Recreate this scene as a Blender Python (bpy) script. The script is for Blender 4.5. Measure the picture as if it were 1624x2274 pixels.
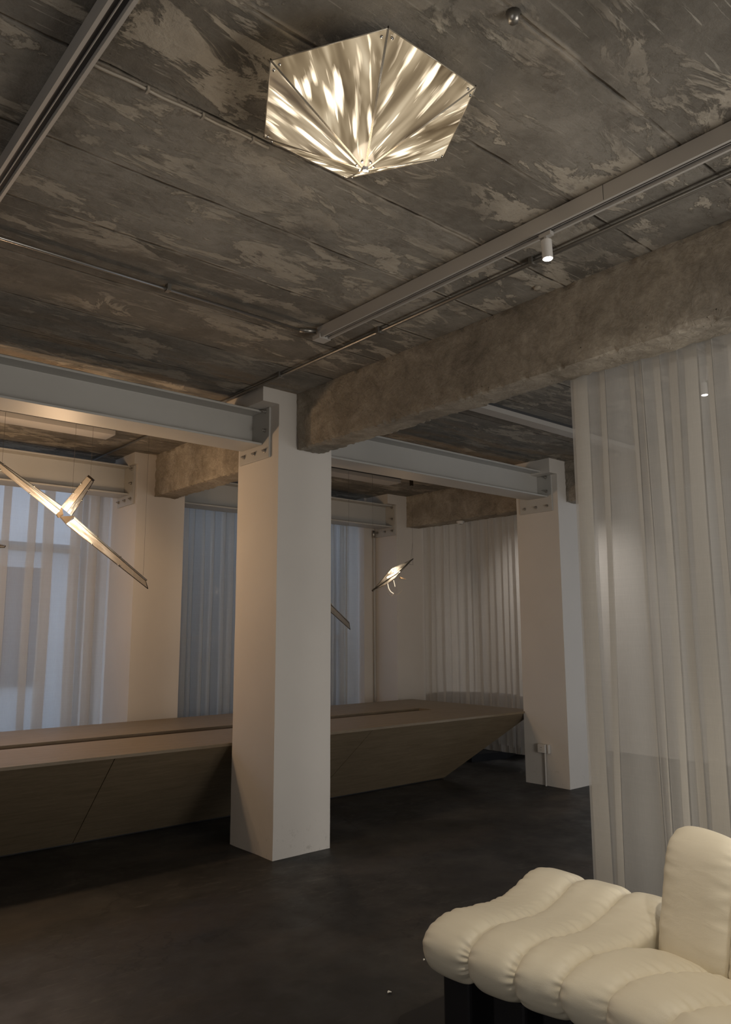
import bpy, bmesh, math, random
from mathutils import Vector, Matrix, noise as mnoise

for o in list(bpy.data.objects):
    bpy.data.objects.remove(o)
scene = bpy.context.scene
COL = scene.collection
PI = math.pi

# ------------------------------------------------------------------ camera
CAMH = 1.5
cam_data = bpy.data.cameras.new('camera')
cam = bpy.data.objects.new('camera', cam_data)
COL.objects.link(cam)
RIGHT = Vector((0.7609685, -0.64878063, -0.00326223))
DOWN = Vector((0.09854667, 0.12055438, -0.98780322))
FWD = Vector((0.64126087, 0.75136565, 0.15567326))
cam.matrix_world = Matrix(((RIGHT.x, -DOWN.x, -FWD.x, 0), (RIGHT.y, -DOWN.y, -FWD.y, 0),
                           (RIGHT.z, -DOWN.z, -FWD.z, CAMH), (0, 0, 0, 1)))
cam_data.sensor_fit = 'VERTICAL'
cam_data.sensor_height = 24.0
cam_data.lens = 24.0 * 1706.3 / 2274.0
cam_data.clip_start = 0.05
cam_data.clip_end = 200
scene.camera = cam

# ------------------------------------------------------------------ world, exposure
scene.view_settings.view_transform = 'Standard'
scene.view_settings.look = 'None'
scene.view_settings.gamma = 1.0
scene.view_settings.use_curve_mapping = False
scene.view_settings.exposure = 0.9
scene.cycles.use_denoising = True
scene.cycles.max_bounces = 6
scene.cycles.use_adaptive_sampling = True
scene.cycles.adaptive_threshold = 0.03
scene.cycles.transparent_max_bounces = 16
scene.cycles.sample_clamp_indirect = 4.0
scene.cycles.caustics_reflective = False
scene.cycles.caustics_refractive = False
world = bpy.data.worlds.new('dusk_sky')
scene.world = world
world.use_nodes = True
bg = world.node_tree.nodes['Background']
bg.inputs[0].default_value = (0.60, 0.70, 0.86, 1)
bg.inputs[1].default_value = 1.6

def area_light(name, loc, direction, sx, sy, power, color):
    d = bpy.data.lights.new(name, 'AREA')
    d.shape = 'RECTANGLE'; d.size = sx; d.size_y = sy
    d.energy = power; d.color = color
    o = bpy.data.objects.new(name, d); COL.objects.link(o)
    o.location = loc
    o.rotation_euler = Vector(direction).to_track_quat('-Z', 'Z').to_euler()
    return o

def point_light(name, loc, power, color, radius=0.05):
    d = bpy.data.lights.new(name, 'POINT')
    d.energy = power; d.color = color; d.shadow_soft_size = radius
    o = bpy.data.objects.new(name, d); COL.objects.link(o); o.location = loc
    return o

def spot_light(name, loc, target, power, color, angle=60, blend=0.6, radius=0.03):
    d = bpy.data.lights.new(name, 'SPOT')
    d.energy = power; d.color = color; d.spot_size = math.radians(angle); d.spot_blend = blend
    d.shadow_soft_size = radius
    o = bpy.data.objects.new(name, d); COL.objects.link(o); o.location = loc
    o.rotation_euler = (Vector(target) - Vector(loc)).to_track_quat('-Z', 'Y').to_euler()
    return o

WARM = (1.0, 0.66, 0.38)
# added area fills inside the room
area_light('daylight_fill_front', (5.6, -2.75, 1.3), (-0.1, 1, 0.05), 4.6, 2.2, 26, (1.0, 0.97, 0.93))
area_light('bounce_fill_by_sofa', (3.1, -1.1, 1.1), (0, 1, 0.14), 1.5, 1.6, 34, (1.0, 0.955, 0.89))  # added fill for light bounced up from sofa and curtain
area_light('daylight_fill_left', (-1.95, 0.2, 1.1), (1, 0.05, 0.22), 4.5, 1.8, 25, (1.0, 0.97, 0.94))  # added fill for near curtain, sofa fronts and ceiling
lb = area_light('fill_behind_far_curtain', (8.25, 6.3, 3.15), (0.42, 0, -1), 0.5, 1.8, 9, (1.0, 0.95, 0.9))  # added fill on the wall so the grey sofa reads as a silhouette
lb.data.spread = math.radians(95)
area_light('daylight_fill_side', (8.8, 2.4, 1.4), (-1, 0.15, 0), 4.0, 2.2, 14, (0.70, 0.82, 1.0))
# track spots just outside the frame, aimed at the sofa and washing the near curtain
spot_light('track_spot_on_curtain', (1.7, -0.1, 3.1), (3.45, 1.35, 1.5), 44, (1.0, 0.96, 0.91), 75, 1.0, 0.08)
spot_light('track_spot_on_sofa', (2.0, 0.55, 3.1), (2.6, 1.35, 0.5), 58, (1.0, 0.88, 0.69), 58, 1.0)

# ------------------------------------------------------------------ node helpers
class NT:
    def __init__(self, name):
        self.m = bpy.data.materials.new(name); self.m.use_nodes = True
        self.t = self.m.node_tree; self.n = self.t.nodes; self.n.clear()
        self.out = self.n.new('ShaderNodeOutputMaterial')
        self.tc = None
    def L(self, a, b): self.t.links.new(a, b)
    def put(self, sock, v):
        if v is None: return
        if isinstance(v, bpy.types.NodeSocket): self.L(v, sock)
        else:
            if isinstance(v, (tuple, list)) and len(v) == 3 and sock.type == 'RGBA': v = (*v, 1)
            sock.default_value = v
    def obj(self):
        if not self.tc: self.tc = self.n.new('ShaderNodeTexCoord')
        return self.tc.outputs['Object']
    def uv(self):
        if not self.tc: self.tc = self.n.new('ShaderNodeTexCoord')
        return self.tc.outputs['UV']
    def rnd(self): return self.n.new('ShaderNodeObjectInfo').outputs['Random']
    def mp(self, v, s=(1, 1, 1), r=(0, 0, 0), l=(0, 0, 0)):
        n = self.n.new('ShaderNodeMapping'); self.L(v, n.inputs[0])
        self.put(n.inputs['Location'], l); self.put(n.inputs['Rotation'], r); self.put(n.inputs['Scale'], s); return n.outputs[0]
    def noise(self, v, scale, detail=4, rough=0.55, dist=0.0):
        n = self.n.new('ShaderNodeTexNoise'); self.L(v, n.inputs['Vector'])
        n.inputs['Scale'].default_value = scale; n.inputs['Detail'].default_value = detail
        n.inputs['Roughness'].default_value = rough; n.inputs['Distortion'].default_value = dist
        return n.outputs['Fac']
    def voro(self, v, scale, feat='F1'):
        n = self.n.new('ShaderNodeTexVoronoi'); n.feature = feat; self.L(v, n.inputs['Vector'])
        n.inputs['Scale'].default_value = scale; return n.outputs['Distance']
    def ramp(self, f, stops, interp='LINEAR'):
        n = self.n.new('ShaderNodeValToRGB'); n.color_ramp.interpolation = interp
        while len(n.color_ramp.elements) < len(stops): n.color_ramp.elements.new(0.5)
        for e, (p, c) in zip(n.color_ramp.elements, stops):
            e.position = p; e.color = (c, c, c, 1) if not isinstance(c, (tuple, list)) else (*c, 1)
        self.L(f, n.inputs[0]); return n.outputs[0]
    def math(self, op, a, b=None, c=None, clamp=False):
        n = self.n.new('ShaderNodeMath'); n.operation = op; n.use_clamp = clamp
        self.put(n.inputs[0], a); self.put(n.inputs[1], b)
        if c is not None: self.put(n.inputs[2], c)
        return n.outputs[0]
    def mix(self, f, a, b, mode='MIX'):
        n = self.n.new('ShaderNodeMix'); n.data_type = 'RGBA'; n.blend_type = mode
        self.put(n.inputs[0], f); self.put(n.inputs[6], a); self.put(n.inputs[7], b); return n.outputs[2]
    def sep(self, v):
        n = self.n.new('ShaderNodeSeparateXYZ'); self.L(v, n.inputs[0]); return n.outputs
    def comb(self, x, y, z):
        n = self.n.new('ShaderNodeCombineXYZ')
        self.put(n.inputs[0], x); self.put(n.inputs[1], y); self.put(n.inputs[2], z); return n.outputs[0]
    def bump(self, h, strength=0.3, dist=0.01):
        n = self.n.new('ShaderNodeBump'); n.inputs['Strength'].default_value = strength
        n.inputs['Distance'].default_value = dist; self.L(h, n.inputs['Height']); return n.outputs[0]
    def bsdf(self, **k):
        n = self.n.new('ShaderNodeBsdfPrincipled')
        for kk, v in k.items(): self.put(n.inputs[kk.replace('_', ' ')], v)
        return n.outputs[0]
    def done(self, s): self.L(s, self.out.inputs[0]); return self.m

def simple(name, color, rough=0.6, metal=0.0, bump=0.0, scale=60, var=0.06, spec=0.5):
    t = NT(name); v = t.obj()
    n = t.noise(v, scale * 0.07, 5)
    c = t.mix(n, tuple(x * (1 - var) for x in color), tuple(min(1, x * (1 + var)) for x in color))
    k = dict(Base_Color=c, Roughness=rough, Metallic=metal, Specular_IOR_Level=spec)
    if bump: k['Normal'] = t.bump(t.noise(v, scale, 4), bump, 0.004)
    return t.done(t.bsdf(**k))

def emit(name, color, strength):
    t = NT(name); e = t.n.new('ShaderNodeEmission'); e.inputs[0].default_value = (*color, 1)
    e.inputs[1].default_value = strength; return t.done(e.outputs[0])

M = {}
def mat_ceiling():
    t = NT('raw_concrete_slabs'); v = t.obj(); x, y, z = t.sep(v)
    big = t.noise(v, 0.9, 4, 0.55)
    base = t.ramp(t.noise(v, 3.0, 12, 0.74), [(0.30, (0.150, 0.138, 0.118)), (0.50, (0.230, 0.214, 0.187)), (0.70, (0.305, 0.283, 0.250))])
    # tint that changes from slab to slab
    slab = t.math('FLOOR', t.math('MULTIPLY_ADD', y, 1 / 0.48, -1.205 / 0.48))
    wn = t.n.new('ShaderNodeTexWhiteNoise'); wn.noise_dimensions = '1D'; t.L(slab, wn.inputs['W'])
    base = t.mix(1.0, base, t.ramp(wn.outputs['Value'], [(0, (0.78, 0.77, 0.76)), (1, (1.12, 1.12, 1.12))]), 'MULTIPLY')
    base = t.mix(1.0, base, t.ramp(big, [(0.3, (0.72, 0.71, 0.70)), (0.7, (1.15, 1.14, 1.12))]), 'MULTIPLY')
    # old plaster and paint left in flakes
    pv = t.mp(v, (0.55, 1.25, 1)); pn = t.noise(pv, 4.4, 12, 0.70, 0.5)
    pm = t.ramp(pn, [(0.515, 0.0), (0.545, 1.0)])
    pm = t.math('MULTIPLY', pm, t.ramp(t.noise(v, 1.3, 3), [(0.39, 0.0), (0.53, 1.0)]))
    base = t.mix(t.math('MULTIPLY', pm, 0.7), base, (0.46, 0.41, 0.335))
    # dark blotches
    dm = t.ramp(t.noise(t.mp(v, (0.8, 1.6, 1), l=(7, 3, 0)), 3.1, 9, 0.7, 0.6), [(0.54, 0.0), (0.62, 1.0)])
    base = t.mix(t.math('MULTIPLY', dm, 0.55), base, (0.135, 0.118, 0.098))
    # scraped light streaks
    for rz, off, sc in ((0.25, 0, 1.0), (-0.6, 5, 1.3), (0.9, 9, 1.1)):
        sv = t.mp(v, (1.6 * sc, 26 * sc, 1), (0, 0, rz), (off, off, 0))
        sm = t.ramp(t.noise(sv, 2.2, 5, 0.6), [(0.63, 0.0), (0.67, 1.0)])
        sm = t.math('MULTIPLY', sm, t.ramp(t.noise(t.mp(v, l=(off, 2, 0)), 1.6, 3), [(0.45, 0.0), (0.6, 0.8)]))
        base = t.mix(t.math('MULTIPLY', sm, 0.7), base, (0.46, 0.43, 0.37))
    # joints between the slabs
    wob = t.math('MULTIPLY_ADD', t.noise(v, 4.0, 5), 0.022, -0.011)
    yy = t.math('ADD', y, wob)
    f = t.math('FRACT', t.math('MULTIPLY_ADD', yy, 1 / 0.48, -1.205 / 0.48 + 0.5))
    d = t.math('MULTIPLY', t.math('ABSOLUTE', t.math('SUBTRACT', f, 0.5)), 0.48)
    mort = t.math('MULTIPLY', t.ramp(d, [(0.0, 1.0), (0.014, 0.8), (0.022, 0.0)]), t.ramp(t.noise(t.mp(v, (1.0, 0.3, 1)), 2.6, 5), [(0.48, 0.0), (0.60, 0.6)]))
    base = t.mix(mort, base, (0.42, 0.375, 0.31))
    crack = t.math('MULTIPLY', t.ramp(d, [(0.0, 1.0), (0.003, 1.0), (0.007, 0.0)]), t.ramp(t.noise(t.mp(v, (2.2, 0.1, 1)), 2.0, 6), [(0.40, 0.15), (0.55, 1.0)]))
    base = t.mix(t.math('MULTIPLY', crack, 0.85), base, (0.035, 0.03, 0.024))
    # rust and damp stains in a band beside the steel beams
    near = t.ramp(t.math('ABSOLUTE', t.math('SUBTRACT', y, 4.78)), [(0.25, 1.0), (0.60, 0.0)])
    sn = t.noise(t.mp(v, (0.5, 2.5, 1)), 2.4, 7, 0.62)
    base = t.mix(t.math('MULTIPLY', near, t.ramp(sn, [(0.48, 0.0), (0.62, 0.7)])), base, (0.29, 0.215, 0.145))
    base = t.mix(t.math('MULTIPLY', near, t.ramp(sn, [(0.34, 0.8), (0.46, 0.0)])), base, (0.10, 0.10, 0.10))
    sp = t.ramp(t.noise(t.mp(v, (1, 1.4, 1)), 16, 8, 0.72), [(0.56, 0.0), (0.64, 1.0)])
    base = t.mix(t.math('MULTIPLY', sp, 0.35), base, (0.11, 0.097, 0.08))
    # pits
    pit = t.ramp(t.voro(v, 17), [(0.03, 1.0), (0.07, 0.0)])
    pit = t.math('MULTIPLY', pit, t.ramp(t.noise(v, 8, 2), [(0.55, 0.0), (0.6, 1.0)]))
    base = t.mix(t.math('MULTIPLY', pit, 0.7), base, (0.04, 0.035, 0.03))
    h = t.math('ADD', t.noise(v, 24, 8, 0.65), t.math('MULTIPLY', pm, 0.5))
    h = t.math('SUBTRACT', h, t.math('MULTIPLY', crack, 2.0))
    h = t.math('ADD', h, t.math('MULTIPLY', mort, 0.6))
    return t.done(t.bsdf(Base_Color=base, Roughness=0.88, Specular_IOR_Level=0.25, Normal=t.bump(h, 0.8, 0.010)))

def mat_beam():
    t = NT('rough_plastered_concrete'); v = t.obj()
    base = t.ramp(t.noise(v, 4.5, 12, 0.7, 0.5), [(0.30, (0.185, 0.162, 0.130)), (0.50, (0.315, 0.28, 0.232)), (0.70, (0.45, 0.405, 0.34))])
    base = t.mix(1.0, base, t.ramp(t.noise(v, 1.1, 3), [(0.3, (0.80, 0.79, 0.78)), (0.7, (1.12, 1.1, 1.06))]), 'MULTIPLY')
    sw = t.ramp(t.noise(t.mp(v, (1, 1, 1.5)), 22, 3, 0.5, 2.2), [(0.35, 0.82), (0.65, 1.12)])
    base = t.mix(0.6, base, sw, 'MULTIPLY')
    pit = t.ramp(t.voro(v, 26), [(0.04, 1.0), (0.09, 0.0)])
    pit = t.math('MULTIPLY', pit, t.ramp(t.noise(v, 6, 2), [(0.54, 0.0), (0.6, 1.0)]))
    base = t.mix(t.math('MULTIPLY', pit, 0.8), base, (0.04, 0.035, 0.03))
    h = t.math('ADD', t.noise(v, 18, 8, 0.68, 1.0), t.math('MULTIPLY', pit, -1.0))
    return t.done(t.bsdf(Base_Color=base, Roughness=0.9, Specular_IOR_Level=0.2, Normal=t.bump(h, 1.0, 0.016)))

def mat_floor():
    t = NT('dark_polished_concrete'); v = t.obj()
    base = t.ramp(t.noise(v, 1.4, 9, 0.6, 0.4), [(0.30, (0.017, 0.0165, 0.016)), (0.50, (0.031, 0.030, 0.029)), (0.72, (0.066, 0.062, 0.057))])
    sv = t.mp(v, (1.0, 3.2, 1), (0, 0, 0.5))
    sc = t.ramp(t.noise(sv, 7, 9, 0.72, 0.3), [(0.54, 0.0), (0.68, 1.0)])
    sc = t.math('MULTIPLY', sc, t.ramp(t.noise(v, 1.1, 3), [(0.45, 0.0), (0.62, 1.0)]))
    base = t.mix(t.ramp(t.noise(t.mp(v, (0.7, 1.5, 1), (0, 0, -0.6)), 0.8, 6, 0.6), [(0.52, 0.0), (0.62, 0.55)]), base, (0.070, 0.056, 0.044))
    base = t.mix(t.math('MULTIPLY', sc, 0.62), base, (0.13, 0.12, 0.11))
    sp = t.ramp(t.voro(v, 40), [(0.015, 1.0), (0.03, 0.0)])
    sp = t.math('MULTIPLY', sp, t.ramp(t.noise(v, 5, 2), [(0.6, 0.0), (0.64, 1.0)]))
    base = t.mix(t.math('MULTIPLY', sp, 0.6), base, (0.25, 0.24, 0.22))
    w = t.math('ABSOLUTE', t.math('SUBTRACT', t.noise(v, 0.55, 7, 0.55, 0.3), 0.5))
    cr = t.ramp(w, [(0.0, 1.0), (0.0016, 0.0)])
    base = t.mix(t.math('MULTIPLY', cr, 0.6), base, (0.008, 0.008, 0.008))
    r = t.ramp(t.noise(v, 5, 6), [(0.3, 0.42), (0.7, 0.62)])
    return t.done(t.bsdf(Base_Color=base, Roughness=r, Specular_IOR_Level=0.38, Normal=t.bump(t.noise(v, 14, 6), 0.12, 0.004)))

def mat_plaster(name, col):
    t = NT(name); v = t.obj()
    n = t.noise(v, 2.2, 6)
    c = t.mix(n, tuple(x * 0.93 for x in col), tuple(min(1, x * 1.05) for x in col))
    z = t.sep(v)[2]
    scuff = t.math('MULTIPLY', t.ramp(t.noise(v, 18, 7, 0.7), [(0.60, 0.0), (0.68, 1.0)]), t.ramp(z, [(0.0, 0.5), (0.35, 0.0)]))
    c = t.mix(scuff, c, (0.34, 0.31, 0.27))
    return t.done(t.bsdf(Base_Color=c, Roughness=0.72, Specular_IOR_Level=0.3, Normal=t.bump(t.noise(v, 45, 4), 0.10, 0.003)))

def mat_ply(name, a, b):
    t = NT(name); v = t.obj()
    g = t.noise(t.mp(v, (1.2, 12, 12)), 3.0, 6, 0.6, 0.3)
    c = t.ramp(g, [(0.30, a), (0.70, b)])
    fl = t.ramp(t.noise(t.mp(v, (6, 60, 60)), 3.0, 3), [(0.35, 0.90), (0.65, 1.06)])
    c = t.mix(0.8, c, fl, 'MULTIPLY')
    return t.done(t.bsdf(Base_Color=c, Roughness=0.48, Specular_IOR_Level=0.4, Normal=t.bump(g, 0.05, 0.002)))

def mat_sheer(name, col, trans, thread=900):
    t = NT(name); v = t.obj()
    d = t.n.new('ShaderNodeBsdfDiffuse'); tl = t.n.new('ShaderNodeBsdfTranslucent'); tr = t.n.new('ShaderNodeBsdfTransparent')
    weave = t.ramp(t.noise(t.mp(v, (1, 1, 0.06)), 260, 2), [(0.3, 0.95), (0.7, 1.0)])
    slub = t.ramp(t.noise(t.mp(v, (0.4, 0.4, 22)), 9, 3), [(0.45, 0.97), (0.7, 1.0)])
    c = t.mix(1.0, t.mix(1.0, col, weave, 'MULTIPLY'), slub, 'MULTIPLY')
    t.L(c, d.inputs[0]); t.L(c, tl.inputs[0])
    m1 = t.n.new('ShaderNodeMixShader'); m1.inputs[0].default_value = 0.45
    t.L(d.outputs[0], m1.inputs[1]); t.L(tl.outputs[0], m1.inputs[2])
    m2 = t.n.new('ShaderNodeMixShader'); m2.inputs[0].default_value = trans
    t.L(m1.outputs[0], m2.inputs[1]); t.L(tr.outputs[0], m2.inputs[2])
    return t.done(m2.outputs[0])

def mat_leather():
    t = NT('cream_leather'); v = t.obj()
    c = t.mix(t.noise(v, 3, 4), (0.66, 0.60, 0.475), (0.72, 0.66, 0.53))
    grain = t.voro(v, 330, 'DISTANCE_TO_EDGE')
    gm = t.ramp(grain, [(0.0, 0.0), (0.12, 1.0)])
    wr = t.noise(t.mp(v, (9, 2.0, 9)), 3.2, 4, 0.5, 0.8)
    h = t.math('ADD', t.math('MULTIPLY', gm, 0.05), t.math('MULTIPLY', wr, 0.35))
    return t.done(t.bsdf(Base_Color=c, Roughness=0.46, Specular_IOR_Level=0.42, Coat_Weight=0.08, Coat_Roughness=0.35,
                         Normal=t.bump(h, 0.35, 0.012)))

def mat_glass(name, tint=(0.9, 0.95, 1.0), gloss=0.08):
    t = NT(name)
    tr = t.n.new('ShaderNodeBsdfTransparent'); tr.inputs[0].default_value = (*tint, 1)
    gl = t.n.new('ShaderNodeBsdfGlossy'); gl.inputs['Roughness'].default_value = 0.03
    m = t.n.new('ShaderNodeMixShader'); m.inputs[0].default_value = gloss
    t.L(tr.outputs[0], m.inputs[1]); t.L(gl.outputs[0], m.inputs[2]); return t.done(m.outputs[0])

def mat_lamp_panel():
    """ribbed acrylic panel of the ceiling lamp, lit by its LED strips: uv.x across, uv.y from tip to rim"""
    t = NT('lit_ribbed_acrylic'); u, w, _ = t.sep(t.uv()); r = t.rnd()
    seed = t.math('MULTIPLY', r, 37.0)
    lat = t.math('MULTIPLY', t.math('SUBTRACT', u, 0.5), t.math('POWER', w, 0.72))
    bend = t.math('MULTIPLY', t.math('MULTIPLY', t.math('SUBTRACT', 1.0, w), t.math('SUBTRACT', 1.0, w)), 0.22)
    uu = t.math('ADD', lat, bend)
    def streak(fu, fw, sd, detail=2, dist=0.3):
        return t.noise(t.comb(t.math('MULTIPLY', uu, fu), t.math('MULTIPLY', w, fw), t.math('ADD', seed, sd)), 1.0, detail, 0.5, dist)
    soft = streak(5.0, 1.4, 0.0, 2, 0.5)
    hot = streak(8.5, 2.1, 5.3, 1, 0.2)
    hot2 = streak(20.0, 2.6, 9.1, 1, 0.1)
    fine = streak(120.0, 2.0, 2.0, 1, 0.0)
    rib = t.math('MULTIPLY_ADD', fine, 0.10, t.math('SUBTRACT', hot, 0.05))
    hm = t.ramp(rib, [(0.555, 0.0), (0.60, 0.22), (0.635, 0.55), (0.66, 1.0)])
    hm2 = t.math('MULTIPLY', t.ramp(t.math('MULTIPLY_ADD', fine, 0.10, t.math('SUBTRACT', hot2, 0.05)), [(0.63, 0.0), (0.69, 0.6)]), t.ramp(soft, [(0.42, 0.0), (0.58, 1.0)]))
    hm = t.math('MAXIMUM', hm, hm2)
    edge = t.ramp(w, [(0.03, 0.5), (0.20, 1.0), (0.93, 1.0), (1.0, 0.4)])
    hm = t.math('MULTIPLY', hm, edge)
    side = t.math('MULTIPLY', t.ramp(t.math('ABSOLUTE', t.math('SUBTRACT', u, 0.5)), [(0.30, 1.0), (0.50, 0.55)]), 1.0)
    base = t.ramp(soft, [(0.30, (0.13, 0.088, 0.048)), (0.46, (0.33, 0.245, 0.145)), (0.58, (0.58, 0.455, 0.29)), (0.70, (0.85, 0.70, 0.48))])
    col = t.mix(t.math('MULTIPLY', hm, t.math('MULTIPLY_ADD', side, 0.5, 0.5)), base, (3.4, 2.8, 2.0))
    e = t.n.new('ShaderNodeEmission'); t.L(col, e.inputs[0]); e.inputs[1].default_value = 0.46
    gl = t.n.new('ShaderNodeBsdfGlossy'); gl.inputs['Roughness'].default_value = 0.12
    gl.inputs[0].default_value = (0.8, 0.8, 0.8, 1)
    ad = t.n.new('ShaderNodeMixShader'); ad.inputs[0].default_value = 0.10
    t.L(e.outputs[0], ad.inputs[1]); t.L(gl.outputs[0], ad.inputs[2]); return t.done(ad.outputs[0])

def mat_wing_panel():
    """thin frosted wing panel, edge lit from the hub: uv.y from hub (0) to tip (1)"""
    t = NT('edge_lit_frosted_acrylic'); u, w, _ = t.sep(t.uv()); r = t.rnd()
    seed = t.math('MULTIPLY', r, 23.0)
    n = t.noise(t.comb(t.math('MULTIPLY', u, 3.0), t.math('MULTIPLY', w, 5.0), seed), 1.0, 3, 0.5, 0.5)
    fall = t.ramp(w, [(0.0, 0.9), (0.14, 0.5), (0.32, 0.07), (0.60, 0.006), (1.0, 0.0)])
    st = t.math('MULTIPLY', fall, t.ramp(n, [(0.36, 0.22), (0.50, 0.7), (0.60, 1.7)]))
    e = t.n.new('ShaderNodeEmission'); e.inputs[0].default_value = (1.0, 0.82, 0.56, 1)
    t.L(t.math('MULTIPLY', st, 1.1), e.inputs[1])
    tr = t.n.new('ShaderNodeBsdfTransparent'); gl = t.bsdf(Base_Color=(0.30, 0.27, 0.23), Roughness=0.25, Specular_IOR_Level=0.6)
    m = t.n.new('ShaderNodeMixShader'); m.inputs[0].default_value = 0.42
    t.L(gl, m.inputs[1]); t.L(tr.outputs[0], m.inputs[2])
    a = t.n.new('ShaderNodeAddShader'); t.L(m.outputs[0], a.inputs[0]); t.L(e.outputs[0], a.inputs[1])
    return t.done(a.outputs[0])

M['ceiling'] = mat_ceiling(); M['beam'] = mat_beam(); M['floor'] = mat_floor()
M['white'] = mat_plaster('white_painted_plaster', (0.60, 0.56, 0.51))
M['wall'] = mat_plaster('off_white_wall_paint', (0.58, 0.545, 0.50))
M['steel'] = simple('white_painted_steel', (0.43, 0.415, 0.385), 0.5, 0.0, 0.04, 60)
M['bolt'] = simple('galvanised_bolt_metal', (0.42, 0.40, 0.37), 0.35, 0.9)
M['track'] = simple('light_grey_track_aluminium', (0.43, 0.405, 0.375), 0.42, 0.15)
M['track_dark'] = simple('dark_track_slot', (0.05, 0.05, 0.052), 0.5)
M['conduit'] = simple('dull_steel_conduit', (0.30, 0.285, 0.26), 0.38, 0.85)
M['conduit_bright'] = simple('galvanised_conduit', (0.55, 0.53, 0.50), 0.28, 0.95)
M['ply'] = mat_ply('pale_birch_plywood', (0.175, 0.132, 0.082), (0.235, 0.182, 0.118))
M['ply_edge'] = mat_ply('plywood_edge_layers', (0.15, 0.105, 0.062), (0.20, 0.145, 0.09))
M['sheer'] = mat_sheer('white_sheer_fabric', (0.70, 0.67, 0.62), 0.44)
M['sheer_near'] = mat_sheer('off_white_voile', (0.78, 0.745, 0.68), 0.38)
M['leather'] = mat_leather()
M['black'] = simple('matt_black_foam_leg', (0.010, 0.010, 0.012), 0.7, spec=0.3)
M['black_plinth'] = simple('black_rubber_plinth', (0.018, 0.017, 0.017), 0.6)
M['glass'] = mat_glass('window_glass', gloss=0.02)
M['frame'] = simple('grey_window_frame', (0.25, 0.25, 0.25), 0.5)
M['lamp_panel'] = mat_lamp_panel(); M['wing'] = mat_wing_panel()
M['clear'] = simple('clear_acrylic_edge', (0.42, 0.37, 0.29), 0.18, 0.3)
M['chrome'] = simple('polished_steel', (0.55, 0.53, 0.50), 0.18, 1.0)
M['dark_metal'] = simple('bronze_dark_metal', (0.075, 0.062, 0.048), 0.35, 0.8)
M['hub'] = simple('brushed_hub_metal', (0.22, 0.175, 0.12), 0.4, 0.8)
M['led'] = emit('lit_led_strip', (1.0, 0.80, 0.52), 6.0)
M['led_white'] = emit('lit_spot_lens', (1.0, 0.96, 0.90), 14.0)
M['wire'] = simple('thin_steel_wire', (0.16, 0.14, 0.12), 0.4, 0.8)
M['plastic'] = simple('white_plastic', (0.55, 0.53, 0.50), 0.4)
M['plastic_dark'] = simple('dark_hole', (0.02, 0.02, 0.02), 0.6)
M['grey_fabric'] = simple('grey_upholstery', (0.085, 0.080, 0.078), 0.85, 0, 0.2, 200)
M['facade'] = simple('pale_rendered_facade', (0.40, 0.40, 0.40), 0.9)
M['facade_dark'] = simple('dark_facade_glazing', (0.05, 0.055, 0.065), 0.25)
M['paving'] = simple('grey_street_paving', (0.22, 0.22, 0.22), 0.9)
M['light_screen'] = simple('light_screen_dark', (0.045, 0.043, 0.042), 0.9)  # for the added screen outside the middle window
M['cable'] = simple('grey_sheathed_cable', (0.30, 0.27, 0.225), 0.5)
M['paper'] = simple('white_paper_flake', (0.75, 0.73, 0.68), 0.7)
M['curl'] = emit('glowing_acrylic_strip', (1.0, 0.84, 0.60), 0.55)

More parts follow.
